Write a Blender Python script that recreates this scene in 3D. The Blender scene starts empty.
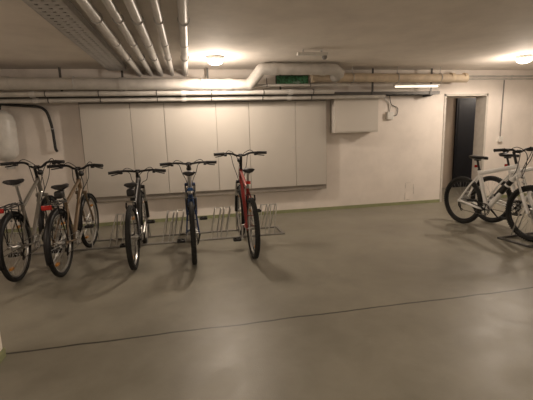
import bpy, math, random
from mathutils import Matrix, Vector
random.seed(7)
sc=bpy.context.scene
COL=sc.collection
try:
    sc.view_settings.view_transform='Standard'
except Exception: pass

# ------------------------------------------------------------ materials
MATS={}
def mat(name,col,rough=.5,metal=0.0,var=.08,scale=12,bump=0.0,emit=None,estr=0,coat=0):
    if name in MATS: return MATS[name]
    m=bpy.data.materials.new(name); m.use_nodes=True
    nt=m.node_tree; b=nt.nodes['Principled BSDF']
    b.inputs['Roughness'].default_value=rough; b.inputs['Metallic'].default_value=metal
    if coat: b.inputs['Coat Weight'].default_value=coat
    tc=nt.nodes.new('ShaderNodeTexCoord'); n=nt.nodes.new('ShaderNodeTexNoise')
    n.inputs['Scale'].default_value=scale; n.inputs['Detail'].default_value=5
    nt.links.new(tc.outputs['Object'],n.inputs['Vector'])
    r=nt.nodes.new('ShaderNodeValToRGB')
    c=Vector(col)
    r.color_ramp.elements[0].position=.3; r.color_ramp.elements[1].position=.7
    r.color_ramp.elements[0].color=(*(c*(1-var)),1); r.color_ramp.elements[1].color=(*[min(1,k*(1+var)) for k in c],1)
    nt.links.new(n.outputs['Fac'],r.inputs['Fac']); nt.links.new(r.outputs['Color'],b.inputs['Base Color'])
    if bump:
        bp=nt.nodes.new('ShaderNodeBump'); bp.inputs['Strength'].default_value=bump; bp.inputs['Distance'].default_value=.01
        nt.links.new(n.outputs['Fac'],bp.inputs['Height']); nt.links.new(bp.outputs['Normal'],b.inputs['Normal'])
    if emit:
        b.inputs['Emission Color'].default_value=(*emit,1); b.inputs['Emission Strength'].default_value=estr
    MATS[name]=m; return m

# ------------------------------------------------------------ mesh builder
class G:
    def __init__(s): s.v=[]; s.f=[]; s.m=[]
    def add(s,vs,fs,mi=0):
        o=len(s.v); s.v+= [tuple(p) for p in vs]; s.f+=[tuple(i+o for i in f) for f in fs]; s.m+=[mi]*len(fs); return s
    def box(s,lo,hi,mi=0,M=None):
        x0,y0,z0=lo; x1,y1,z1=hi
        vs=[Vector(p) for p in [(x0,y0,z0),(x1,y0,z0),(x1,y1,z0),(x0,y1,z0),(x0,y0,z1),(x1,y0,z1),(x1,y1,z1),(x0,y1,z1)]]
        if M: vs=[M@p for p in vs]
        return s.add(vs,[(0,3,2,1),(4,5,6,7),(0,1,5,4),(1,2,6,5),(2,3,7,6),(3,0,4,7)],mi)
    def tube(s,pts,r,seg=8,closed=False,mi=0,flat=1.0,up=None):
        P=[Vector(p) for p in pts]; n=len(P)
        R=r if isinstance(r,(list,tuple)) else [r]*n
        T=[]
        for i in range(n):
            a=P[(i-1)%n] if (closed or i>0) else P[i]; b=P[(i+1)%n] if (closed or i<n-1) else P[i]
            T.append((b-a).normalized())
        u=Vector(up) if up else (Vector((0,0,1)) if abs(T[0].z)<.9 else Vector((1,0,0)))
        vs=[]
        for i in range(n):
            t=T[i]; w=t.cross(u)
            if w.length<1e-5: w=t.cross(Vector((1,.1,0)))
            w.normalize(); uu=w.cross(t).normalized()
            if not up: u=uu
            for k in range(seg):
                a=2*math.pi*k/seg
                vs.append(P[i]+w*math.cos(a)*R[i]+uu*math.sin(a)*R[i]*flat)
        fs=[]
        for i in range(n if closed else n-1):
            j=(i+1)%n
            for k in range(seg):
                l=(k+1)%seg; fs.append((i*seg+k,i*seg+l,j*seg+l,j*seg+k))
        if not closed:
            fs.append(tuple(range(seg))[::-1]); fs.append(tuple((n-1)*seg+k for k in range(seg)))
        return s.add(vs,fs,mi)
    def ring(s,c,R,r,axis='y',n=48,seg=8,mi=0,flat=1.0,a0=0,a1=360):
        c=Vector(c); full=(a1-a0)>=360; pts=[]
        N=n if full else n+1
        for i in range(N):
            a=math.radians(a0+(a1-a0)*i/n); ca,sa=math.cos(a)*R,math.sin(a)*R
            pts.append(c+(Vector((ca,0,sa)) if axis=='y' else Vector((ca,sa,0)) if axis=='z' else Vector((0,ca,sa))))
        up={'y':(0,1,0),'z':(0,0,1),'x':(1,0,0)}[axis]
        return s.tube(pts,r,seg,closed=full,mi=mi,flat=flat,up=up)
    def lathe(s,c,prof,n=24,mi=0,axis='z'):
        c=Vector(c); vs=[]
        for r,z in prof:
            for k in range(n):
                a=2*math.pi*k/n
                p=(r*math.cos(a),r*math.sin(a),z)
                if axis=='y': p=(p[0],p[2],p[1])
                if axis=='x': p=(p[2],p[0],p[1])
                vs.append(c+Vector(p))
        fs=[]
        for i in range(len(prof)-1):
            for k in range(n):
                l=(k+1)%n; fs.append((i*n+k,i*n+l,(i+1)*n+l,(i+1)*n+k))
        fs.append(tuple(range(n))[::-1]); fs.append(tuple((len(prof)-1)*n+k for k in range(n)))
        return s.add(vs,fs,mi)
    def obj(s,name,mats,parent=None,smooth=True,bevel=0,X=None,**props):
        me=bpy.data.meshes.new(name)
        vs=[tuple(X@Vector(p)) for p in s.v] if X else s.v
        me.from_pydata(vs,[],s.f)
        if not isinstance(mats,(list,tuple)): mats=[mats]
        for m in mats: me.materials.append(m)
        me.polygons.foreach_set('material_index',s.m)
        import bmesh
        bm=bmesh.new(); bm.from_mesh(me); bmesh.ops.recalc_face_normals(bm,faces=bm.faces)
        if smooth:
            for f in bm.faces: f.smooth=True
            for e in bm.edges:
                if len(e.link_faces)==2 and e.calc_face_angle(0)>.7: e.smooth=False
        bm.to_mesh(me); bm.free(); me.update()
        o=bpy.data.objects.new(name,me); COL.objects.link(o)
        if parent: o.parent=parent
        if bevel:
            b=o.modifiers.new('bevel','BEVEL'); b.width=bevel; b.segments=2; b.limit_method='ANGLE'
        for k,v in props.items(): o[k]=v
        return o
def empty(name,loc,rz=0,**props):
    e=bpy.data.objects.new(name,None); e.empty_display_size=.1
    e.location=loc; e.rotation_euler=(0,0,rz); COL.objects.link(e)
    for k,v in props.items(): e[k]=v
    return e
def smoothpath(pts,n=6):
    P=[Vector(p) for p in pts]; out=[]
    for i in range(len(P)-1):
        p0=P[max(i-1,0)];p1=P[i];p2=P[i+1];p3=P[min(i+2,len(P)-1)]
        for k in range(n):
            t=k/n
            out.append(.5*((2*p1)+(p2-p0)*t+(2*p0-5*p1+4*p2-p3)*t*t+(3*p1-p0-3*p2+p3)*t**3))
    out.append(P[-1]); return out
def rounded(pts,r=.12,n=5):
    P=[Vector(p) for p in pts]; out=[P[0]]
    for i in range(1,len(P)-1):
        a=(P[i-1]-P[i]); b=(P[i+1]-P[i]); rr=min(r,a.length*.45,b.length*.45)
        A=P[i]+a.normalized()*rr; B=P[i]+b.normalized()*rr
        for k in range(n+1):
            t=k/n; out.append((1-t)**2*A+2*t*(1-t)*P[i]+t*t*B)
    out.append(P[-1]); return out

# ------------------------------------------------------------ camera
H=1.4
cd=bpy.data.cameras.new('camera'); cam=bpy.data.objects.new('camera',cd); COL.objects.link(cam)
cd.sensor_width=36; cd.sensor_fit='HORIZONTAL'; cd.lens=385/533*36; cd.clip_start=.02
cam.matrix_world=Matrix.Translation((0,0,H))@Matrix.Rotation(-math.radians(11.2),4,'Z')@Matrix.Rotation(math.radians(90-9.9),4,'X')@Matrix.Rotation(math.radians(-1.7),4,'Z')
sc.camera=cam

# ------------------------------------------------------------ setting materials
def wallmat(name,col,lo=.88,bs=.35):
    m=bpy.data.materials.new(name); m.use_nodes=True; nt=m.node_tree; b=nt.nodes['Principled BSDF']
    N=nt.nodes.new; L=nt.links.new
    tc=N('ShaderNodeTexCoord'); n1=N('ShaderNodeTexNoise'); n1.inputs['Scale'].default_value=2.2; n1.inputs['Detail'].default_value=10; n1.inputs['Roughness'].default_value=.62
    n2=N('ShaderNodeTexNoise'); n2.inputs['Scale'].default_value=45; n2.inputs['Detail'].default_value=5
    L(tc.outputs['Object'],n1.inputs['Vector']); L(tc.outputs['Object'],n2.inputs['Vector'])
    r=N('ShaderNodeValToRGB'); c=Vector(col)
    r.color_ramp.elements[0].position=.25;r.color_ramp.elements[1].position=.6
    r.color_ramp.elements[0].color=(*(c*lo),1); r.color_ramp.elements[1].color=(*(c*1.02),1)
    L(n1.outputs['Fac'],r.inputs['Fac']); L(r.outputs['Color'],b.inputs['Base Color'])
    b.inputs['Roughness'].default_value=.75
    bp=N('ShaderNodeBump'); bp.inputs['Strength'].default_value=bs; bp.inputs['Distance'].default_value=.004
    L(n2.outputs['Fac'],bp.inputs['Height']); L(bp.outputs['Normal'],b.inputs['Normal'])
    return m
def floormat():
    m=bpy.data.materials.new('painted_concrete_floor'); m.use_nodes=True; nt=m.node_tree; b=nt.nodes['Principled BSDF']
    N=nt.nodes.new; L=nt.links.new
    tc=N('ShaderNodeTexCoord')
    def noise(s,d,dist=0,ro=.5):
        n=N('ShaderNodeTexNoise'); n.inputs['Scale'].default_value=s; n.inputs['Detail'].default_value=d; n.inputs['Distortion'].default_value=dist; n.inputs['Roughness'].default_value=ro
        L(tc.outputs['Object'],n.inputs['Vector']); return n
    a=noise(1.1,12,.3,.6); c=noise(4,10,.4,.6); g=noise(110,4)
    r=N('ShaderNodeValToRGB')
    r.color_ramp.elements[0].position=.32; r.color_ramp.elements[0].color=(.212,.198,.156,1)
    r.color_ramp.elements[1].position=.68; r.color_ramp.elements[1].color=(.298,.279,.226,1)
    L(a.outputs['Fac'],r.inputs['Fac'])
    r2=N('ShaderNodeValToRGB')
    r2.color_ramp.elements[0].position=.30; r2.color_ramp.elements[0].color=(.86,.86,.86,1)
    r2.color_ramp.elements[1].position=.60; r2.color_ramp.elements[1].color=(1,1,1,1)
    L(c.outputs['Fac'],r2.inputs['Fac'])
    mx=N('ShaderNodeMix'); mx.data_type='RGBA'; mx.blend_type='MULTIPLY'; mx.inputs[0].default_value=1
    L(r.outputs['Color'],mx.inputs[6]); L(r2.outputs['Color'],mx.inputs[7])
    sep=N('ShaderNodeSeparateXYZ'); L(tc.outputs['Object'],sep.inputs[0])
    wob=noise(2.2,6)
    ma=N('ShaderNodeMath'); ma.operation='MULTIPLY_ADD'; ma.inputs[1].default_value=.06; L(wob.outputs['Fac'],ma.inputs[0]); L(sep.outputs['Y'],ma.inputs[2])
    sb=N('ShaderNodeMath'); sb.operation='SUBTRACT'; sb.inputs[1].default_value=2.69; L(ma.outputs[0],sb.inputs[0])
    ab=N('ShaderNodeMath'); ab.operation='ABSOLUTE'; L(sb.outputs[0],ab.inputs[0])
    mr=N('ShaderNodeMapRange'); mr.inputs['From Min'].default_value=.004; mr.inputs['From Max'].default_value=.014; mr.inputs['To Min'].default_value=.15; mr.inputs['To Max'].default_value=1
    L(ab.outputs[0],mr.inputs['Value'])
    mx2=N('ShaderNodeMix'); mx2.data_type='RGBA'; mx2.blend_type='MULTIPLY'; mx2.inputs[0].default_value=1
    L(mx.outputs[2],mx2.inputs[6]); L(mr.outputs[0],mx2.inputs[7])
    L(mx2.outputs[2],b.inputs['Base Color'])
    rr=N('ShaderNodeMapRange'); rr.inputs['From Min'].default_value=.3; rr.inputs['From Max'].default_value=.7; rr.inputs['To Min'].default_value=.34; rr.inputs['To Max'].default_value=.46
    L(c.outputs['Fac'],rr.inputs['Value']); L(rr.outputs[0],b.inputs['Roughness'])
    bp=N('ShaderNodeBump'); bp.inputs['Strength'].default_value=.45; bp.inputs['Distance'].default_value=.0022
    L(g.outputs['Fac'],bp.inputs['Height']); L(bp.outputs['Normal'],b.inputs['Normal'])
    return m
M_wall=wallmat('white_plaster',(.83,.765,.705)); M_ceil=wallmat('ceiling_paint',(.84,.785,.72),.86,.5); M_floor=floormat()
M_base=mat('olive_floor_edge_paint',(.28,.30,.16),.6)

# ------------------------------------------------------------ shell
WY=6.45; CZ=2.42; XL=-3.6; XR=8.0; YB=-3.2
S=dict(kind='structure')
G().box((XL-.2,YB-.2,-.1),(XR+.2,9.2,0)).obj('floor',M_floor,smooth=False,**S)
G().box((XL-.2,YB-.2,CZ),(XR+.2,9.2,CZ+.1)).obj('ceiling',M_ceil,smooth=False,**S)
DX0,DX1,DZ=4.64,5.56,2.0
g=G(); g.box((XL-.2,WY,0),(DX0,WY+.25,CZ)); g.box((DX1,WY,0),(XR+.2,WY+.25,CZ)); g.box((DX0,WY,DZ),(DX1,WY+.25,CZ))
g.obj('wall_back',M_wall,smooth=False,**S)
G().box((XL-.2,YB,0),(XL,WY,CZ)).obj('wall_left',M_wall,smooth=False,**S)
G().box((XR,YB,0),(XR+.2,WY,CZ)).obj('wall_right',M_wall,smooth=False,**S)
G().box((XL-.2,YB-.2,0),(XR+.2,YB,CZ)).obj('wall_front',M_wall,smooth=False,**S)
g=G(); g.box((XL,WY-.012,0),(DX0,WY,.055)); g.box((DX1,WY-.012,0),(XR,WY,.055)); g.obj('baseboard_back',M_base,smooth=False,**S)
G().box((-1.68,2.2,0),(-1.27,2.62,CZ)).obj('wall_column',M_wall,smooth=False,**S)
g=G(); g.box((-1.69,2.19,0),(-1.26,2.63,.06)); g.obj('baseboard_column',M_base,smooth=False,**S)
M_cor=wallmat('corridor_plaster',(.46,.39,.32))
G().box((4.2,8.0,0),(8.2,8.2,CZ)).obj('wall_corridor_end',M_cor,smooth=False,**S)
G().box((4.0,WY+.25,0),(4.2,8.2,CZ)).obj('wall_corridor_left',M_cor,smooth=False,**S)
M_door=mat('dark_blue_steel_door',(.022,.026,.036),.45,.1)
g=G().box((6.06,7.95,0),(6.84,8.0,2.05)).box((6.10,7.94,.04),(6.80,7.95,2.01))
g.obj('door_1',M_door,bevel=.004,**S)
g=G(); M_frame=mat('pale_door_frame',(.60,.56,.51),.5)
g.box((DX0,WY-.015,0),(DX0+.04,WY+.26,DZ)); g.box((DX1-.04,WY-.015,0),(DX1,WY+.26,DZ)); g.box((DX0,WY-.015,DZ-.04),(DX1,WY+.26,DZ))
g.obj('trim_1',M_frame,bevel=.003,**S)

# ------------------------------------------------------------ lamps
M_white=mat('white_plastic',(.74,.72,.68),.4)
M_glow=mat('lit_opal_glass',(1,.93,.82),.3,emit=(1,.84,.64),estr=9)
def ceiling_lamp(x,y,power,label,soft=.06,z=CZ,up=.28):
    e=empty('ceiling_lamp',(x,y,z),label=label,category='ceiling lamp')
    k=.88
    G().lathe((0,0,0),[(.10*k,-.0),(.125*k,-.004),(.13*k,-.02),(.128*k,-.035),(.115*k,-.04)],28).obj('base',M_white,e)
    G().lathe((0,0,0),[(.118*k,-.038),(.118*k,-.055),(.108*k,-.075),(.085*k,-.092),(.05*k,-.103),(.01,-.107)],28).obj('lamp_shade',M_glow,e,label='glowing opal glass dome')
    l=bpy.data.lights.new('lamp_downlight','SPOT'); l.energy=power*(1-up); l.color=(1,.84,.69); l.shadow_soft_size=soft; l.spot_size=math.radians(174); l.spot_blend=.25
    lo=bpy.data.objects.new('lamp_downlight',l); COL.objects.link(lo); lo.parent=e; lo.location=(0,0,-.16)
    l=bpy.data.lights.new('lamp_glow','POINT'); l.energy=power*up; l.color=(1,.84,.69); l.shadow_soft_size=soft
    lo=bpy.data.objects.new('lamp_glow',l); COL.objects.link(lo); lo.parent=e; lo.location=(0,0,-.30)
    return e
ceiling_lamp(.43,5.42,76,'round white ceiling lamp with glowing glass dome near pipes',.05,up=.30)
ceiling_lamp(5.02,5.15,84,'round white ceiling lamp with glowing glass dome over white bicycles',.05,up=.30)
ceiling_lamp(.43,.3,66,'unseen round fill lamp added to brighten the near floor',.14,up=.45)  # added fill, out of view overhead, for general brightness
ceiling_lamp(5.02,.3,66,'unseen round fill lamp added to brighten the near floor',.14,up=.45)  # second added fill lamp, out of view to the right
ceiling_lamp(-2.9,2.4,36,'unseen round fill lamp added beside the column',.12,up=.4)  # extra fill put in for the left side, never in view
ceiling_lamp(7.0,7.3,26,'hidden round lamp added to brighten the corridor',.1)  # hidden source added so the doorway doesn't go black

# ------------------------------------------------------------ ceiling services
M_pipe=mat('grey_plastic_pipe',(.62,.60,.575),.38,0,.10,5)
M_pipec=mat('grey_painted_cross_pipe',(.56,.535,.50),.45,0,.14,6)
M_pipeb=mat('tan_pipe_wrap',(.62,.51,.38),.55,0,.14,8)
M_galv=mat('galvanized_steel',(.54,.53,.52),.45,.35,.12,25)
M_dark=mat('dark_cable',(.03,.03,.03),.7)
M_gcab=mat('grey_cable',(.24,.23,.22),.6)
M_dsteel=mat('dark_steel',(.10,.095,.09),.5,.4)
for i,(x,r) in enumerate([(-.655,.040),(-.49,.036),(-.34,.040),(-.17,.034),(.03,.042)]):
    e=empty('conduit_pipe',(x,0,CZ-.07),label='grey plastic pipe running straight along the ceiling',category='pipe',group='parallel grey ceiling pipes')
    G().tube([(0,YB,0),(0,WY,0)],r,14).obj('pipe',M_pipe,e)
    for y in (-1.5,.2,1.9,3.5,5.1):
        G().ring((0,y,0),r+.004,.006,'y',20,6).box((-.006,y-.01,r),(.006,y+.01,.07)).obj('pipe_clamp',M_galv,e)
    G().tube([(0,4.35,0),(0,4.45,0)],r+.006,14).obj('pipe_sleeve',M_pipe,e)
e=empty('cable_tray',(-.92,0,CZ-.02),label='galvanized perforated steel cable tray fixed under the ceiling',category='cable tray')
g=G()
for sx in (-.125,.125): g.box((sx-.005,YB,-.06),(sx+.005,6.0,.0)); g.box((sx-.014,YB,-.005),(sx+.014,6.0,0))
y=YB+.02
while y<6: g.box((-.125,y,-.06),(.125,y+.055,-.056)); y+=.085
for sx in (-.105,-.035,.035,.105): g.box((sx-.022,YB,-.059),(sx+.022,6,-.055))
for yy in (-2,0,2,4,5.6):
    for sx in (-.09,.09): g.box((sx-.01,yy,-.01),(sx+.01,yy+.03,.02))
g.obj('tray',M_galv,e,smooth=False)
for sx in (-.07,.0,.07): G().tube([(sx,YB,-.043),(sx+.01,1,-.04),(sx-.01,3,-.043),(sx,6.0,-.04)],.011,6).obj('cable',M_gcab,e)

def clampup(e,x,y,z,r,m=M_galv):
    G().ring((x,y,z),r+.005,.008,'x',20,6).obj('pipe_clamp',m,e)
e=empty('drain_pipe',(0,0,0),label='thick grey pipe along the wall with an angular raised step',category='pipe')
g=G(); g.tube(rounded([(XL,6.0,2.17),(.98,6.0,2.13),(1.12,5.74,2.315),(2.24,5.74,2.315),(2.36,5.84,2.27),(2.36,6.02,2.24)],.02,3),.082,18)
g.obj('pipe',M_pipec,e)
for a,b in [((x,6.0,2.157-(x+2)*.0085),(x+.09,6.0,2.157-(x+2)*.0085)) for x in (-2.4,-.9,.62)]+[((1.26,5.74,2.315),(1.34,5.74,2.315)),((2.02,5.74,2.315),(2.10,5.74,2.315))]:
    G().tube([a,b],.090,18).obj('pipe_sleeve',M_pipec,e)
for x in (-3,-1.5,.25): clampup(e,x,6.0,2.152-x*.006,.082)
for (z,y,r,x1) in [(2.02,6.04,.036,2.35),(1.94,6.14,.030,3.3)]:
    e=empty('water_pipe',(0,y,z),label='slim grey pipe running along the wall under the thick pipe',category='pipe')
    G().tube([(XL,0,0),(x1,0,0)],r,12).obj('pipe',M_pipec,e)
    for x in (-2.8,-1.9,-1.2,-.4,.4,1.2,2.0): G().ring((x,0,0),r+.003,.007,'x',16,6).obj('pipe_clamp',M_dsteel,e)
    for x in (-2.1,-.05,1.6): G().tube([(x,0,0),(x+.07,0,0)],r+.008,12).obj('pipe_sleeve',M_pipe,e)
e=empty('insulated_pipe',(0,6.12,2.23),label='tan wrapped pipe with bands along the wall top',category='pipe')
G().tube([(2.0,0,.02),(4.82,0,.0)],.070,16).obj('pipe',M_pipeb,e)
for x in (2.0,2.45,4.5,4.75): G().tube([(x,0,.015),(x+.06,0,.014)],.077,16).obj('pipe_band',mat('band_tan',(.64,.53,.39),.5),e)
for x in (2.7,3.5,4.3): G().ring((x,0,.01),.075,.007,'x',20,6).tube([(x,0,.07),(x,0,CZ-2.23)],.006,6).obj('pipe_clamp',M_galv,e)
e=empty('wall_cable_tray',(0,6.34,1.98),label='dark cable tray with bundled cables along the wall',category='cable tray')
g=G(); g.box((XL,-.1,0),(4.4,-.095,.05)).box((XL,.1,0),(4.4,.105,.05))
x=XL
while x<4.4: g.box((x,-.1,0),(x+.04,.1,.005)); x+=.12
for x in (-3,-1.5,0,1.5,3,4.2): g.box((x,-.1,-.015),(x+.03,.11,0))
g.obj('tray',M_dsteel,e,smooth=False)
for yy in (-.06,-.02,.03,.07): G().tube([(XL,yy,.02),(0,yy+.01,.024),(4.4,yy,.02)],.014,6).obj('cable',M_dark,e)
for yy in (-.05,.0,.05): G().tube([(XL,yy,.047),(0,yy-.01,.045),(4.4,yy,.047)],.014,6).obj('cable',M_gcab,e)
for x in (-3.0,-1.75,-.9,.35,1.5,3.1,4.2):
    G().box((x,-.115,-.03),(x+.03,-.10,.43)).box((x,-.115,-.03),(x+.03,.11,-.016)).obj('strut',M_dsteel,e,smooth=False)
for dz in (0,.05):
    e=empty('wall_conduit',(0,6.42,2.26+dz),label='thin grey conduit running above the doorway',category='conduit')
    G().tube([(4.4,0,0),(XR,0,0)],.016,8).obj('pipe',M_pipec,e)
    for x in (5,6,7): G().box((x,-.018,-.018),(x+.02,.03,.018)).obj('pipe_clamp',M_galv,e,smooth=False)
e=empty('switch_conduit',(5.86,6.42,0),label='thin vertical conduit with small switch box on the wall',category='conduit')
G().tube([(0,0,1.2),(0,0,2.24)],.010,8).obj('pipe',M_gcab,e)
G().box((-.04,-.03,1.10),(.04,.03,1.2)).obj('switch_box',M_white,e,bevel=.006)
e=empty('fluorescent_lamp',(3.9,6.17,2.105),label='lit fluorescent tube fixture below the tan pipe',category='lamp')
G().box((-.42,-.035,.01),(.42,.035,.035)).box((-.03,-.01,.035),(.03,.01,.055)).obj('housing',M_white,e,bevel=.004)
G().tube([(-.4,0,0),(.4,0,0)],.012,10).obj('tube',mat('lit_tube',(1,.95,.85),.3,emit=(1,.88,.68),estr=2.6),e)
e=empty('emergency_light',(1.62,4.9,CZ),label='slim white emergency light on a ceiling bracket',category='light fixture')
G().box((-.2,-.03,-.075),(.2,.03,-.035)).obj('housing',M_white,e,bevel=.006)
for x in (-.12,.12): G().tube([(x,0,-.035),(x,0,0)],.012,8).obj('bracket',M_galv,e)
G().lathe((.16,0,-.075),[(.03,0),(.034,-.02),(.024,-.04),(.01,-.045)],16).obj('sensor',M_gcab,e)
e=empty('exit_sign',(1.71,6.22,2.125),label='small green emergency exit sign half hidden behind pipes',category='sign')
G().box((-.27,-.02,0),(.27,.02,.17)).box((-.01,-.01,.17),(.01,.01,CZ-2.125)).obj('housing',mat('dark_sign_case',(.05,.07,.05),.5),e,bevel=.004)
G().box((-.26,-.025,.01),(.26,-.02,.16)).obj('sign_face',mat('green_sign',(.045,.17,.08),.4,0,.9,30),e,smooth=False)
g=G(); g.add([(-.0,-.028,.05),(.08,-.028,.05),(.08,-.028,.03),(.14,-.028,.06),(.08,-.028,.09),(.08,-.028,.07),(0,-.028,.07)],[(0,1,2,3,4,5,6)])
g.obj('arrow',mat('sign_white',(.20,.28,.22),.4),e,smooth=False)
e=empty('thin_pipe',(0,6.02,2.12),label='thin grey pipe passing in front of the green sign',category='pipe')
G().tube([(1.02,0,0.0),(2.0,.0,.0),(2.6,0,.0)],.020,10).obj('pipe',M_pipec,e)
for x in (1.25,1.95): G().ring((x,0,0),.022,.006,'x',16,6).tube([(x,0,.02),(x,0,.11)],.006,6).obj('pipe_clamp',M_dsteel,e)

# ------------------------------------------------------------ wall cabinet panels
M_panel=mat('dull_grey_beige_laminate',(.545,.51,.46),.5,0,.03,2)
M_pbody=mat('grey_brown_body',(.30,.27,.235),.6)
e=empty('wall_cabinet',(0,WY,0),label='long off-white wall cabinet with flat panel doors',category='cabinet')
px=[-1.55,-.83,-.33,.47,1.0,1.78,2.32]
G().box((px[0]-.01,-.12,.41),(px[-1]+.01,0,1.95)).obj('body',M_pbody,e,bevel=.003)
for a,b in zip(px[:-1],px[1:]):
    dd=G().box((a+.003,-.145,.49),(b-.003,-.12,1.90)).obj('door',M_panel,e,bevel=.003)
    G().lathe((b-.05 if b-a>.6 else a+.05,-.145,1.15),[(.012,0),(.012,-.008),(.004,-.01)],12,axis='y').obj('lock',M_galv,dd)
e=empty('duct_box',(2.86,WY,0),label='white boxed duct casing mounted high on the wall',category='duct box')
M_case=mat('painted_casing',(.66,.62,.565),.5,0,.02,2)
G().box((-.42,-.24,1.36),(.36,0,1.93)).obj('casing',M_case,e,bevel=.006)
G().box((-.40,-.248,1.38),(.34,-.24,1.91)).obj('cover',M_case,e,bevel=.003)
e=empty('junction_box',(3.56,WY,1.63),label='small white junction box with looping cable',category='junction box')
G().box((-.07,-.06,-.06),(.05,0,.07)).obj('box',M_white,e,bevel=.008)
G().tube(smoothpath([(-.01,-.02,.07),(-.01,-.02,.2),(-.12,-.02,.3),(-.12,-.02,.36)]),.008,8).obj('cable',M_pipe,e)
G().tube(smoothpath([(.05,-.02,.0),(.13,-.02,.02),(.14,-.02,.14),(.02,-.02,.2),(-.02,-.02,.36)]),.006,8).obj('cable',M_dark,e)
e=empty('wall_hatch',(4.0,WY,.25),label='scuffed faint outline of a small wall hatch',category='hatch')
M_edge=mat('grey_edge',(.50,.46,.41),.6,0,.5,30)
for lo,hi in [((-.09,-.004,-.16),(-.085,0,-.03)),((-.088,-.004,.06),(-.083,0,.15)),((.083,-.004,-.06),(.088,0,.12)),((-.07,-.004,.155),(.02,0,.16)),((-.05,-.004,-.16),(.03,0,-.155))]: G().box(lo,hi).obj('frame',M_edge,e,smooth=False)
G().box((-.08,-.002,-.15),(.08,0,.15)).obj('cover',M_wall,e)

# ------------------------------------------------------------ tank and hose
e=empty('expansion_tank',(-2.58,6.22,0),label='white rounded tank mounted on the wall with pipe',category='tank')
G().lathe((0,0,0),[(.02,1.10),(.1,1.13),(.16,1.19),(.175,1.26),(.175,1.66),(.16,1.74),(.1,1.80),(.03,1.83)],28).obj('body',mat('tank_enamel',(.66,.64,.60),.35),e)
G().tube([(0,0,1.1),(0,0,1.0),(0,.23,1.0)],.018,8).obj('pipe',M_galv,e)
for z in (1.3,1.6): G().box((-.1,.12,z),(.1,.23,z+.04)).obj('bracket',M_galv,e)
e=empty('hose',(0,6.38,0),label='black hose arching from the tank and down the wall',category='hose')
G().tube(rounded([(-2.58,-.16,1.83),(-2.57,-.15,1.91),(-2.40,-.03,1.90),(-2.03,0,1.87),(-1.97,0,1.6),(-1.96,.0,1.25),(-1.96,.05,1.22)],.16),.020,12).obj('tube',M_dark,e)
G().ring((-1.97,0,1.55),.026,.007,'z',16,6).box((-1.98,0,1.54),(-1.96,.07,1.56)).obj('clamp',M_galv,e)

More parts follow.
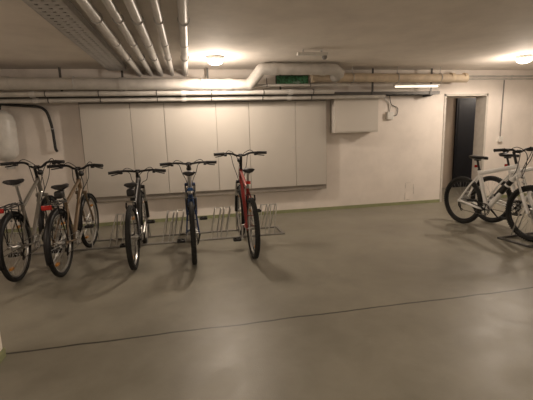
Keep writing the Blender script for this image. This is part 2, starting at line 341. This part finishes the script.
# ------------------------------------------------------------ bicycle
M_tire=mat('black_rubber',(.012,.012,.011),.8)
M_alu=mat('polished_aluminium',(.52,.51,.49),.3,.8)
M_blk=mat('black_anodised',(.015,.015,.016),.4,.3)
M_sad=mat('black_saddle_vinyl',(.013,.012,.012),.5)
M_red=mat('red_reflector',(.40,.02,.015),.25)
M_steel=mat('spoke_steel',(.45,.45,.44),.35,.9)
M_rub=mat('grip_rubber',(.015,.015,.015),.7)
M_amb=mat('amber_reflector',(.45,.20,.04),.3)
def bicycle(loc,heading,P):
    """x forward from the rear contact point, z up"""
    R=P.get('R',.345); wb=P.get('wb',1.06); fat=P.get('fat',.025)
    e=empty('bicycle',loc,heading,label=P['label'],category='bicycle')
    mf=P['mat']; rimm=P.get('rim',M_alu); barm=P.get('bar',M_blk)
    BB=Vector((.425,0,.285)); sh=P.get('saddle',.96); bz=P.get('barz',1.05); city=P.get('city',False)
    st=Vector((-math.cos(math.radians(72.5)),0,math.sin(math.radians(72.5))))
    ax=Vector((-math.cos(math.radians(70.5)),0,math.sin(math.radians(70.5))))
    base=Vector((wb-.045,0,R))
    def onax(z): return base+ax*((z-R)/ax.z)
    crown=R+.40 if not P.get('susp') else R+.43
    ht0=onax(crown+.02); ht1=onax(crown+.02+P.get('ht',.13))
    sttop=BB+st*((P.get('stz',.74)-BB.z)/st.z)
    steer=P.get('steer',0)
    SX=Matrix.Translation(base)@Matrix.Rotation(steer,4,ax)@Matrix.Translation(-base)
    g=G(); tr=P.get('tube',.019)
    tt=ht1-ax*.03
    g.tube([tt,sttop-st*.04],tr*.95,10)
    g.tube([ht0+ax*.03,BB],tr*1.15,10)
    g.tube([BB,sttop],tr*.9,10)
    g.tube([ht0,ht1],.024,12)
    g.tube([BB+Vector((0,-.036,0)),BB+Vector((0,.036,0))],.024,12)
    for s in (-1,1):
        g.tube(smoothpath([BB+Vector((-.02,s*.02,0)),(BB.x-.12,s*.05,BB.z+.01),(.03,s*.066,R)],4),.010*tr/.019,8)
        top=sttop-st*.06
        g.tube(smoothpath([top+Vector((0,s*.012,0)),(top.x*.55,s*.045,R+(top.z-R)*.6),(.0,s*.066,R)],4),.008*tr/.019,8)
        g.box((-.02,s*.066-.003,R-.02),(.035,s*.066+.003,R+.02))
    g.tube([(.075,-.05,R+.12 if city else R+.13),(.075,.05,R+.13)],.006,6)
    g.obj('frame',mf,e,label=P.get('flabel','painted metal frame tubes'))
    if P.get('decal'):
        a=ht0+ax*.03; d=(BB-a)
        for t0,t1 in ((.20,.30),(.34,.52)): G().tube([a+d*t0,a+d*t1],tr*1.15+.0012,10).obj('frame_band',P['decal'],e)
    sp=BB+st*((sh-.06-BB.z)/st.z)
    G().tube([sttop-st*.02,sp],.0145,10).tube([(sttop-st*.01),(sttop+st*.02)],.021,10).box((sp.x-.03,-.025,sp.z-.005),(sp.x+.04,.025,sp.z+.012)).obj('seatpost',P.get('post',M_alu),e)
    g=G(); secs=[]; wid=P.get('sw',.075)
    for t,w,zt in [(0,.010,-.012),(.04,.022,-.004),(.3,.026,0),(.5,.034,0),(.68,.6*wid+.01,.002),(.84,wid,.008),(.95,wid*.92,.010),(1,wid*.5,.004)]:
        x=sp.x+.17-.27*t
        ring=[]
        for k in range(14):
            a=2*math.pi*k/14; cy=math.cos(a); sz=math.sin(a)
            zz=sh-.018+ (sz*.018+zt if sz>0 else sz*.028)
            ring.append((x,w*cy*(1 if sz>-.2 else .8),zz))
        secs.append(ring)
    vs=[p for r in secs for p in r]; fs=[]
    for i in range(len(secs)-1):
        for k in range(14): l=(k+1)%14; fs.append((i*14+k,i*14+l,(i+1)*14+l,(i+1)*14+k))
    fs.append(tuple(range(14))[::-1]); fs.append(tuple((len(secs)-1)*14+k for k in range(14)))
    g.add(vs,fs)
    sd=g.obj('saddle',M_sad,e)
    for s in (-1,1): G().tube(smoothpath([(sp.x+.13,s*.012,sh-.03),(sp.x+.05,s*.022,sp.z+.015),(sp.x-.03,s*.022,sp.z+.015),(sp.x-.08,s*.035,sh-.035)],4),.0035,6).obj('saddle_rail',M_steel,sd)
    def wheel(cx,X):
        c=Vector((cx,0,R))
        w=G().ring(c,R-fat*2-.004,.0125,'y',56,8,flat=.95).obj('wheel',rimm,e,X=X)
        g=G(); g.ring(c,R-fat,fat,'y',64,10)
        if P.get('knob',False):
            for i in range(72):
                a=2*math.pi*i/72
                for s in (-.45,.45):
                    Mx=Matrix.Translation(c)@Matrix.Rotation(a,4,'Y')@Matrix.Translation((R-.003-abs(s)*.006,s*fat*1.2,0))
                    g.box((-.004,-.006,-.005),(.004,.006,.005),M=Mx)
        g.obj('tire',M_tire,w,X=X)
        g=G()
        for i in range(28):
            a=2*math.pi*i/28; s=1 if i%2 else -1; b=a+(.45 if (i//2)%2 else -.45)
            g.tube([c+Vector((math.cos(b)*.022,s*.03,math.sin(b)*.022)),c+Vector((math.cos(a)*(R-fat*2-.01),0,math.sin(a)*(R-fat*2-.01)))],.0016,4)
        g.obj('spokes',P.get('spokem',M_steel),w,X=X)
        G().tube([c+Vector((0,-.035,0)),c+Vector((0,-.03,0)),c+Vector((0,-.028,0)),c+Vector((0,.028,0)),c+Vector((0,.03,0)),c+Vector((0,.035,0))],[.026,.026,.016,.016,.026,.026],14).tube([c+Vector((0,-.07,0)),c+Vector((0,.07,0))],.007,8).obj('hub',M_alu,w,X=X)
        if P.get('wref',True):
            for a in (.9,.9+math.pi):
                q=c+Vector((math.cos(a)*R*.66,0,math.sin(a)*R*.66)); G().box(q-Vector((.03,.012,.012)),q+Vector((.03,.012,.012))).obj('wheel_reflector',M_amb,w,X=X)
        return w
    wheel(0,None); wheel(wb,SX)
    g=G(); cz=onax(crown)
    for s in (-1,1):
        if P.get('susp'):
            lo=Vector((wb,s*.056,R)); hi=cz+Vector((0,s*.056,0)); mid=lo+(hi-lo)*.55
            g.tube([lo,mid],.021,10); g.tube([mid,hi+ax*.01],.015,10,mi=1)
        else:
            g.tube(smoothpath([(wb,s*.052,R),(wb-.035,s*.05,R+.1),tuple(cz+Vector((0,s*.045,-.03))),tuple(cz+Vector((0,s*.02,.01)))],4),.0125,8)
    g.tube([cz+Vector((0,-.065,0)),cz+Vector((0,.065,0))],.022,10); g.tube([cz,ht0],.018,10)
    if P.get('susp'):
        q=cz+Vector((.02,0,-.10)); g.tube([q+Vector((0,-.056,0)),q+Vector((.015,-.02,.04)),q+Vector((.015,.02,.04)),q+Vector((0,.056,0))],.010,8)
    g.obj('fork',[P.get('forkm',mf),M_alu],e,X=SX)
    sbz=bz-.02; s1=onax(sbz); clamp=s1+Vector((P.get('reach',.07),0,.012))
    G().tube([ht1-ax*.01,s1+ax*.01],.017,10).tube([s1,clamp],.016,10).tube([clamp+Vector((0,-.025,0)),clamp+Vector((0,.025,0))],.022,10).obj('stem',P.get('stem',M_blk),e,X=SX)
    W=P.get('barw',.62)/2; rise=P.get('rise',.03); sweep=P.get('sweep',.05)
    half=[(0,0,0),(0,.05,0),(.0,.11,rise*.8),(-sweep*.2,W*.55,rise),(-sweep,W,rise-P.get('drop',.005))]
    pts=[clamp+Vector((x,-y,z)) for x,y,z in half[::-1]]+[clamp+Vector((x,y,z)) for x,y,z in half[1:]]
    path=smoothpath(pts,5)
    hb=G().tube(path,.0135,10).obj('handlebar',barm,e,X=SX)
    lev=[]
    for sgn in (-1,1):
        ends=path[:6] if sgn<0 else path[-6:][::-1]
        tip=ends[0]; inn=tip+(ends[-1]-tip).normalized()*.13
        G().tube([tip,tip+(inn-tip)*.04,inn-(inn-tip)*.04,inn],[.021,.0185,.0185,.021],12).obj('grip',P.get('grip',M_rub),hb,X=SX)
        a=inn+(inn-tip).normalized()*.02
        o=(tip-inn).normalized()
        G().tube([a,a+Vector((.035,0,-.012))],.016,8).tube(smoothpath([a+Vector((.035,0,-.012)),a+o*.05+Vector((.06,0,-.03)),a+o*.13+Vector((.055,0,-.038))],4),.008,6).obj('brake_lever',P.get('lever',M_blk),hb,X=SX)
        G().box(a+Vector((-.035,-.018,-.035)),a+Vector((.02,.018,-.008))).obj('shifter',M_blk,hb,X=SX,bevel=.006)
        lev.append(a)
    for i,a in enumerate(lev):
        s=-1 if i==0 else 1
        G().tube(smoothpath([a+Vector((.03,0,-.01)),a+Vector((.10,-s*.06,.03)),clamp+Vector((.13,s*.03,-.03)),cz+Vector((.05,-s*.02,.09)),cz+Vector((.03,s*.01,-.02))],5),.0045,6).obj('brake_cable',M_rub,e)
        G().tube(smoothpath([a+Vector((.03,0,-.01)),a+Vector((.11,-s*.08,-.03)),clamp+Vector((.08,s*.09,-.12)),ht0+Vector((-.02,s*.04,.03)),ht0+Vector((-.12,s*.02,-.08))],5),.0045,6).obj('shift_cable',M_rub,e)
    if P.get('bell'): G().lathe(tuple(path[len(path)//2+6]+Vector((.0,0,.012))),[(.004,0),(.024,.002),(.024,.01),(.016,.022),(.003,.026)],16).obj('bell',M_alu,hb,X=SX)
    g=G(); ca=P.get('crank',.6)
    g.ring(BB+Vector((0,-.045,0)),.082,.005,'y',40,6); g.ring(BB+Vector((0,-.045,0)),.062,.004,'y',32,6)
    for k in range(5):
        a=2*math.pi*k/5; g.tube([BB+Vector((0,-.045,0)),BB+Vector((math.cos(a)*.08,-.045,math.sin(a)*.08))],.006,6)
    g.tube([BB+Vector((0,-.07,0)),BB+Vector((0,.07,0))],.010,8)
    ped=[]
    for s,a in ((-1,ca),(1,ca+math.pi)):
        q=BB+Vector((math.cos(a)*.17,s*.075,math.sin(a)*.17)); g.tube([BB+Vector((0,s*.062,0)),q],[.014,.010],8); g.tube([q,q+Vector((0,s*.06,0))],.006,6); ped.append((q,s))
    cr=g.obj('crankset',P.get('crankm',M_alu),e)
    for q,s in ped:
        c=q+Vector((0,s*.065,0)); g=G()
        for dx in (-.04,.04): g.box(c+Vector((dx-.008,-.04,-.012)),c+Vector((dx+.008,.04,.012)))
        for dy in (-.04,0,.04): g.box(c+Vector((-.04,dy-.006,-.011)),c+Vector((.04,dy+.006,.011)))
        g.obj('pedal',M_rub,cr,smooth=False)
    g=G()
    for i,r in enumerate((.048,.042,.036,.030,.025)): g.tube([(0,-.030-.005*i,R),(0,-.0352-.005*i,R)],r,24)
    g.obj('cassette',M_steel,e)
    g=G(); y=-.045
    g.tube(rounded([(0,y,R+.036),(BB.x,y,BB.z+.082),(BB.x+.10,y,BB.z),(BB.x,y,BB.z-.082),(.05,y,R-.13),(.03,y,R-.13),(.0,y,R-.036)],.05),.004,6)
    g.obj('chain',mat('chain_steel',(.12,.11,.10),.45,.8),e)
    g=G(); g.tube([(.01,-.075,R-.02),(.0,-.062,R-.07),(.035,-.05,R-.13)],.009,8); g.ring((.035,-.045,R-.13),.016,.005,'y',16,6); g.ring((.005,-.045,R-.075),.016,.005,'y',16,6)
    g.obj('derailleur',M_blk,e)
    if not P.get('disc'):
        for cx,X in ((.02,None),(wb-.03,SX)):
            g=G(); x0=(.075 if cx<.5 else wb-.075)
            for s in (-1,1):
                g.tube([(x0,s*.032,R+R-.1),(x0,s*.05,R+R-.03),(x0,s*.045,R+R+.02)],.009,6); g.box((x0-.03,s*.026-.006,2*R-.075),(x0+.03,s*.026+.006,2*R-.06))
            g.tube([(x0,-.045,2*R+.02),(x0,.045,2*R+.03)],.004,6)
            g.obj('brake',M_blk,e,X=X)
    else:
        G().tube([(wb,.042,R),(wb,.044,R)],.085,32).obj('brake_disc',M_steel,e,X=SX)
        G().tube([(0,.042,R),(0,.044,R)],.075,32).obj('brake_disc',M_steel,e)
        G().box((wb-.10,.035,R+.03),(wb-.05,.06,R+.09)).obj('brake_caliper',M_blk,e,X=SX,bevel=.005)
    if P.get('fender'):
        fm=P['fender']
        for cx,a0,a1,X in ((0,20,200,None),(wb,30,190,SX)):
            g=G(); vs=[];n=24
            for i in range(n+1):
                a=math.radians(a0+(a1-a0)*i/n)
                for yy,dr in ((-.030,-.012),(-.02,0),(0,.006),(.02,0),(.030,-.012)):
                    rr=R+.016+dr; vs.append((cx+math.cos(a)*rr,yy,R+math.sin(a)*rr))
            fs=[(i*5+k,i*5+k+1,i*5+k+6,i*5+k+5) for i in range(n) for k in range(4)]
            g.add(vs,fs)
            for s in (-1,1):
                a=math.radians(a1-20); g.tube([(cx,s*.06,R),(cx+math.cos(a)*(R+.012),s*.028,R+math.sin(a)*(R+.012))],.0025,5)
            o=g.obj('mudguard',fm,e,X=X); sm=o.modifiers.new('solid','SOLIDIFY'); sm.thickness=.0015
    if P.get('rack'):
        g=G(); zt=2*R+.07
        for s in (-1,1):
            g.tube(rounded([(.22,s*.03,zt),(.16,s*.06,zt),(-.2,s*.06,zt),(-.22,0,zt)],.04),.007,6)
            g.tube([(-.12,s*.06,zt),(.01,s*.072,R+.02)],.006,6); g.tube([(.05,s*.06,zt),(.015,s*.072,R+.02)],.006,6)
        g.tube([(-.2,0,zt),(.2,0,zt)],.006,6)
        for x in (-.15,-.03,.1): g.tube([(x,-.06,zt),(x,.06,zt)],.005,6)
        g.tube([(.2,-.03,zt),(.24,0,zt+.02)],.006,6)
        lr=g.obj('luggage_rack',P.get('rackm',M_blk),e)
        G().box((-.245,-.045,zt-.025),(-.222,.045,zt+.02)).obj('tail_light',M_red,lr,bevel=.006)
    else:
        q=sttop+st*.06
        G().box((q.x-.045,-.028,q.z-.018),(q.x-.03,.028,q.z+.018)).tube([(q.x-.035,0,q.z),(q.x,0,q.z)],.006,6).obj('reflector',P.get('refl',M_red),e,bevel=.004)
    if P.get('light'):
        q=clamp+Vector((.06,0,-.07)); G().lathe(tuple(q),[(.01,-.04),(.022,-.03),(.03,.0),(.034,.03),(.028,.035)],18,axis='x').tube([q,clamp],.006,6).obj('headlight',M_blk,e,X=SX)
    if P.get('stand'):
        G().tube([(BB.x-.07,.03,BB.z-.02),(BB.x-.14,.2,.012),(BB.x-.16,.215,.008)],.008,8).obj('kickstand',M_alu,e)
    if P.get('bottle'):
        a=ht0+(BB-ht0)*.42+Vector((0,0,.05)); dd=(BB-ht0).normalized()
        G().tube([a,a+dd*.12,a+dd*.14,a+dd*.19],[.034,.034,.03,.034],14).obj('bottle',P['bottle'],e)
    if P.get('bag'):
        G().box((sp.x-.16,-.04,sh-.13),(sp.x-.05,.04,sh-.05)).obj('saddle_bag',M_sad,e,bevel=.02)
    return e
fr=lambda n,c,r=.35,m=.25: mat(n,c,r,m,.04,6,coat=.4)
N90=math.pi/2
C1=fr('grey_champagne_paint',(.20,.185,.16)); C2=fr('bronze_paint',(.18,.125,.075)); C3=fr('black_paint',(.015,.015,.016))
C4=fr('blue_paint',(.010,.038,.12)); C5=fr('red_paint',(.24,.020,.016)); C6=fr('white_paint',(.88,.87,.85),.4,0)
M_blue=mat('blue_plastic',(.015,.08,.24),.4)
bicycle((-1.755,4.15,0),N90,dict(label='grey city bicycle with black mudguards and rear luggage rack',mat=C1,saddle=1.0,barz=1.09,barw=.66,rise=.06,sweep=.12,city=True,fender=M_blk,rack=True,rackm=M_blk,stand=True,bell=True,light=True,sw=.10,bar=M_blk,ht=.20,tube=.021))
bicycle((-1.345,4.17,0),N90-.03,dict(label='bronze trekking bicycle with mudguards, parked in floor rack',mat=C2,saddle=.92,barz=1.05,barw=.62,rise=.04,sweep=.10,city=True,fender=M_blk,rack=True,stand=True,light=True,sw=.09,bar=M_blk,ht=.16,steer=-.05,tube=.021,bag=True))
bicycle((-.635,4.18,0),N90,dict(label='black mountain bicycle with wide flat handlebar, parked in floor rack',mat=C3,saddle=.90,barz=.98,barw=.68,rise=.010,sweep=.06,drop=.015,susp=True,fat=.028,knob=True,bag=True,stz=.66,tube=.022,refl=M_blk))
bicycle((-.005,4.17,0),N90,dict(label='dark blue mountain bicycle with blue frame, parked in floor rack',mat=C4,saddle=1.0,barz=1.05,barw=.70,rise=.012,sweep=.05,susp=True,forkm=C4,fat=.028,knob=True,bottle=M_blue,stz=.74,refl=M_blue,tube=.024,light=True))
bicycle((.66,4.18,0),N90+.0,dict(label='red mountain bicycle with black saddle, parked in floor rack',mat=C5,saddle=1.0,barz=1.13,barw=.68,rise=.03,sweep=.05,susp=True,forkm=M_blk,fat=.028,knob=True,stz=.78,ht=.15,crank=1.2,tube=.022,light=True))
hd=math.atan2(3.86-4.87,4.0-3.88)
bicycle((3.90,4.89,0),hd,dict(label='white mountain bicycle with black wheels, standing in a low stand',mat=C6,saddle=1.0,barz=1.09,barw=.68,rise=.03,sweep=.05,susp=True,forkm=C6,fat=.028,knob=True,rim=M_blk,disc=True,stz=.80,tube=.030,crank=2.4,wref=False,bottle=M_blk,post=M_blk,crankm=M_blk,decal=C3))
bicycle((4.30,4.80,0),hd+.02,dict(label='white mountain bicycle with black saddle, parked beside another white one',mat=C6,saddle=1.02,barz=1.10,barw=.66,rise=.03,sweep=.05,susp=True,forkm=M_blk,fat=.028,knob=True,rim=M_blk,disc=True,stz=.80,tube=.028,crank=.8,wref=False,post=M_blk,crankm=M_blk,decal=C3))

# ------------------------------------------------------------ racks
def floor_rack(loc,rz,xs,x0,x1,label,m,lean=()):
    e=empty('bicycle_rack',loc,rz,label=label,category='bicycle rack')
    g=G()
    for y in (-.2,.2):
        g.box((x0,y-.015,.0),(x1,y+.015,.022))
    for x in (x0,x1-.04): g.box((x,-.2,.0),(x+.04,.2,.02))
    g.obj('base_rail',m,e,bevel=.003)
    for x in xs:
        k=.09 if x in lean else 0
        g=G()
        for s in (-1,1):
            g.tube(rounded([(x+s*.040,-.2,.02),(x+s*.040+k*.55,-.08,.24),(x+s*.042+k,.0,.39),(x+s*.042+k,.09,.39),(x+s*.040+k*.3,.2,.02)],.05),.0075,8)
        g.tube([(x+k-.04,.04,.39),(x+k+.04,.04,.39)],.006,6)
        g.obj('wheel_holder',M_alu,e,label='bent chrome tube hoop')
    return e
floor_rack((0,5.27,0),0,[-1.755,-1.31,-1.03,-.88,-.635,-.37,-.24,-.005,.27,.40,.66,.93,1.06],-2.05,1.25,'low galvanized bicycle rack with tube hoops on the floor',mat('dull_rack_steel',(.30,.29,.27),.5,.5),lean=(-1.03,-.88,-.37,-.24,.27,.40,.93,1.06))
floor_rack((4.02,3.85,0),hd+N90,[0,.40],-.25,.85,'low dark steel bicycle stand holding front wheels',M_dsteel)
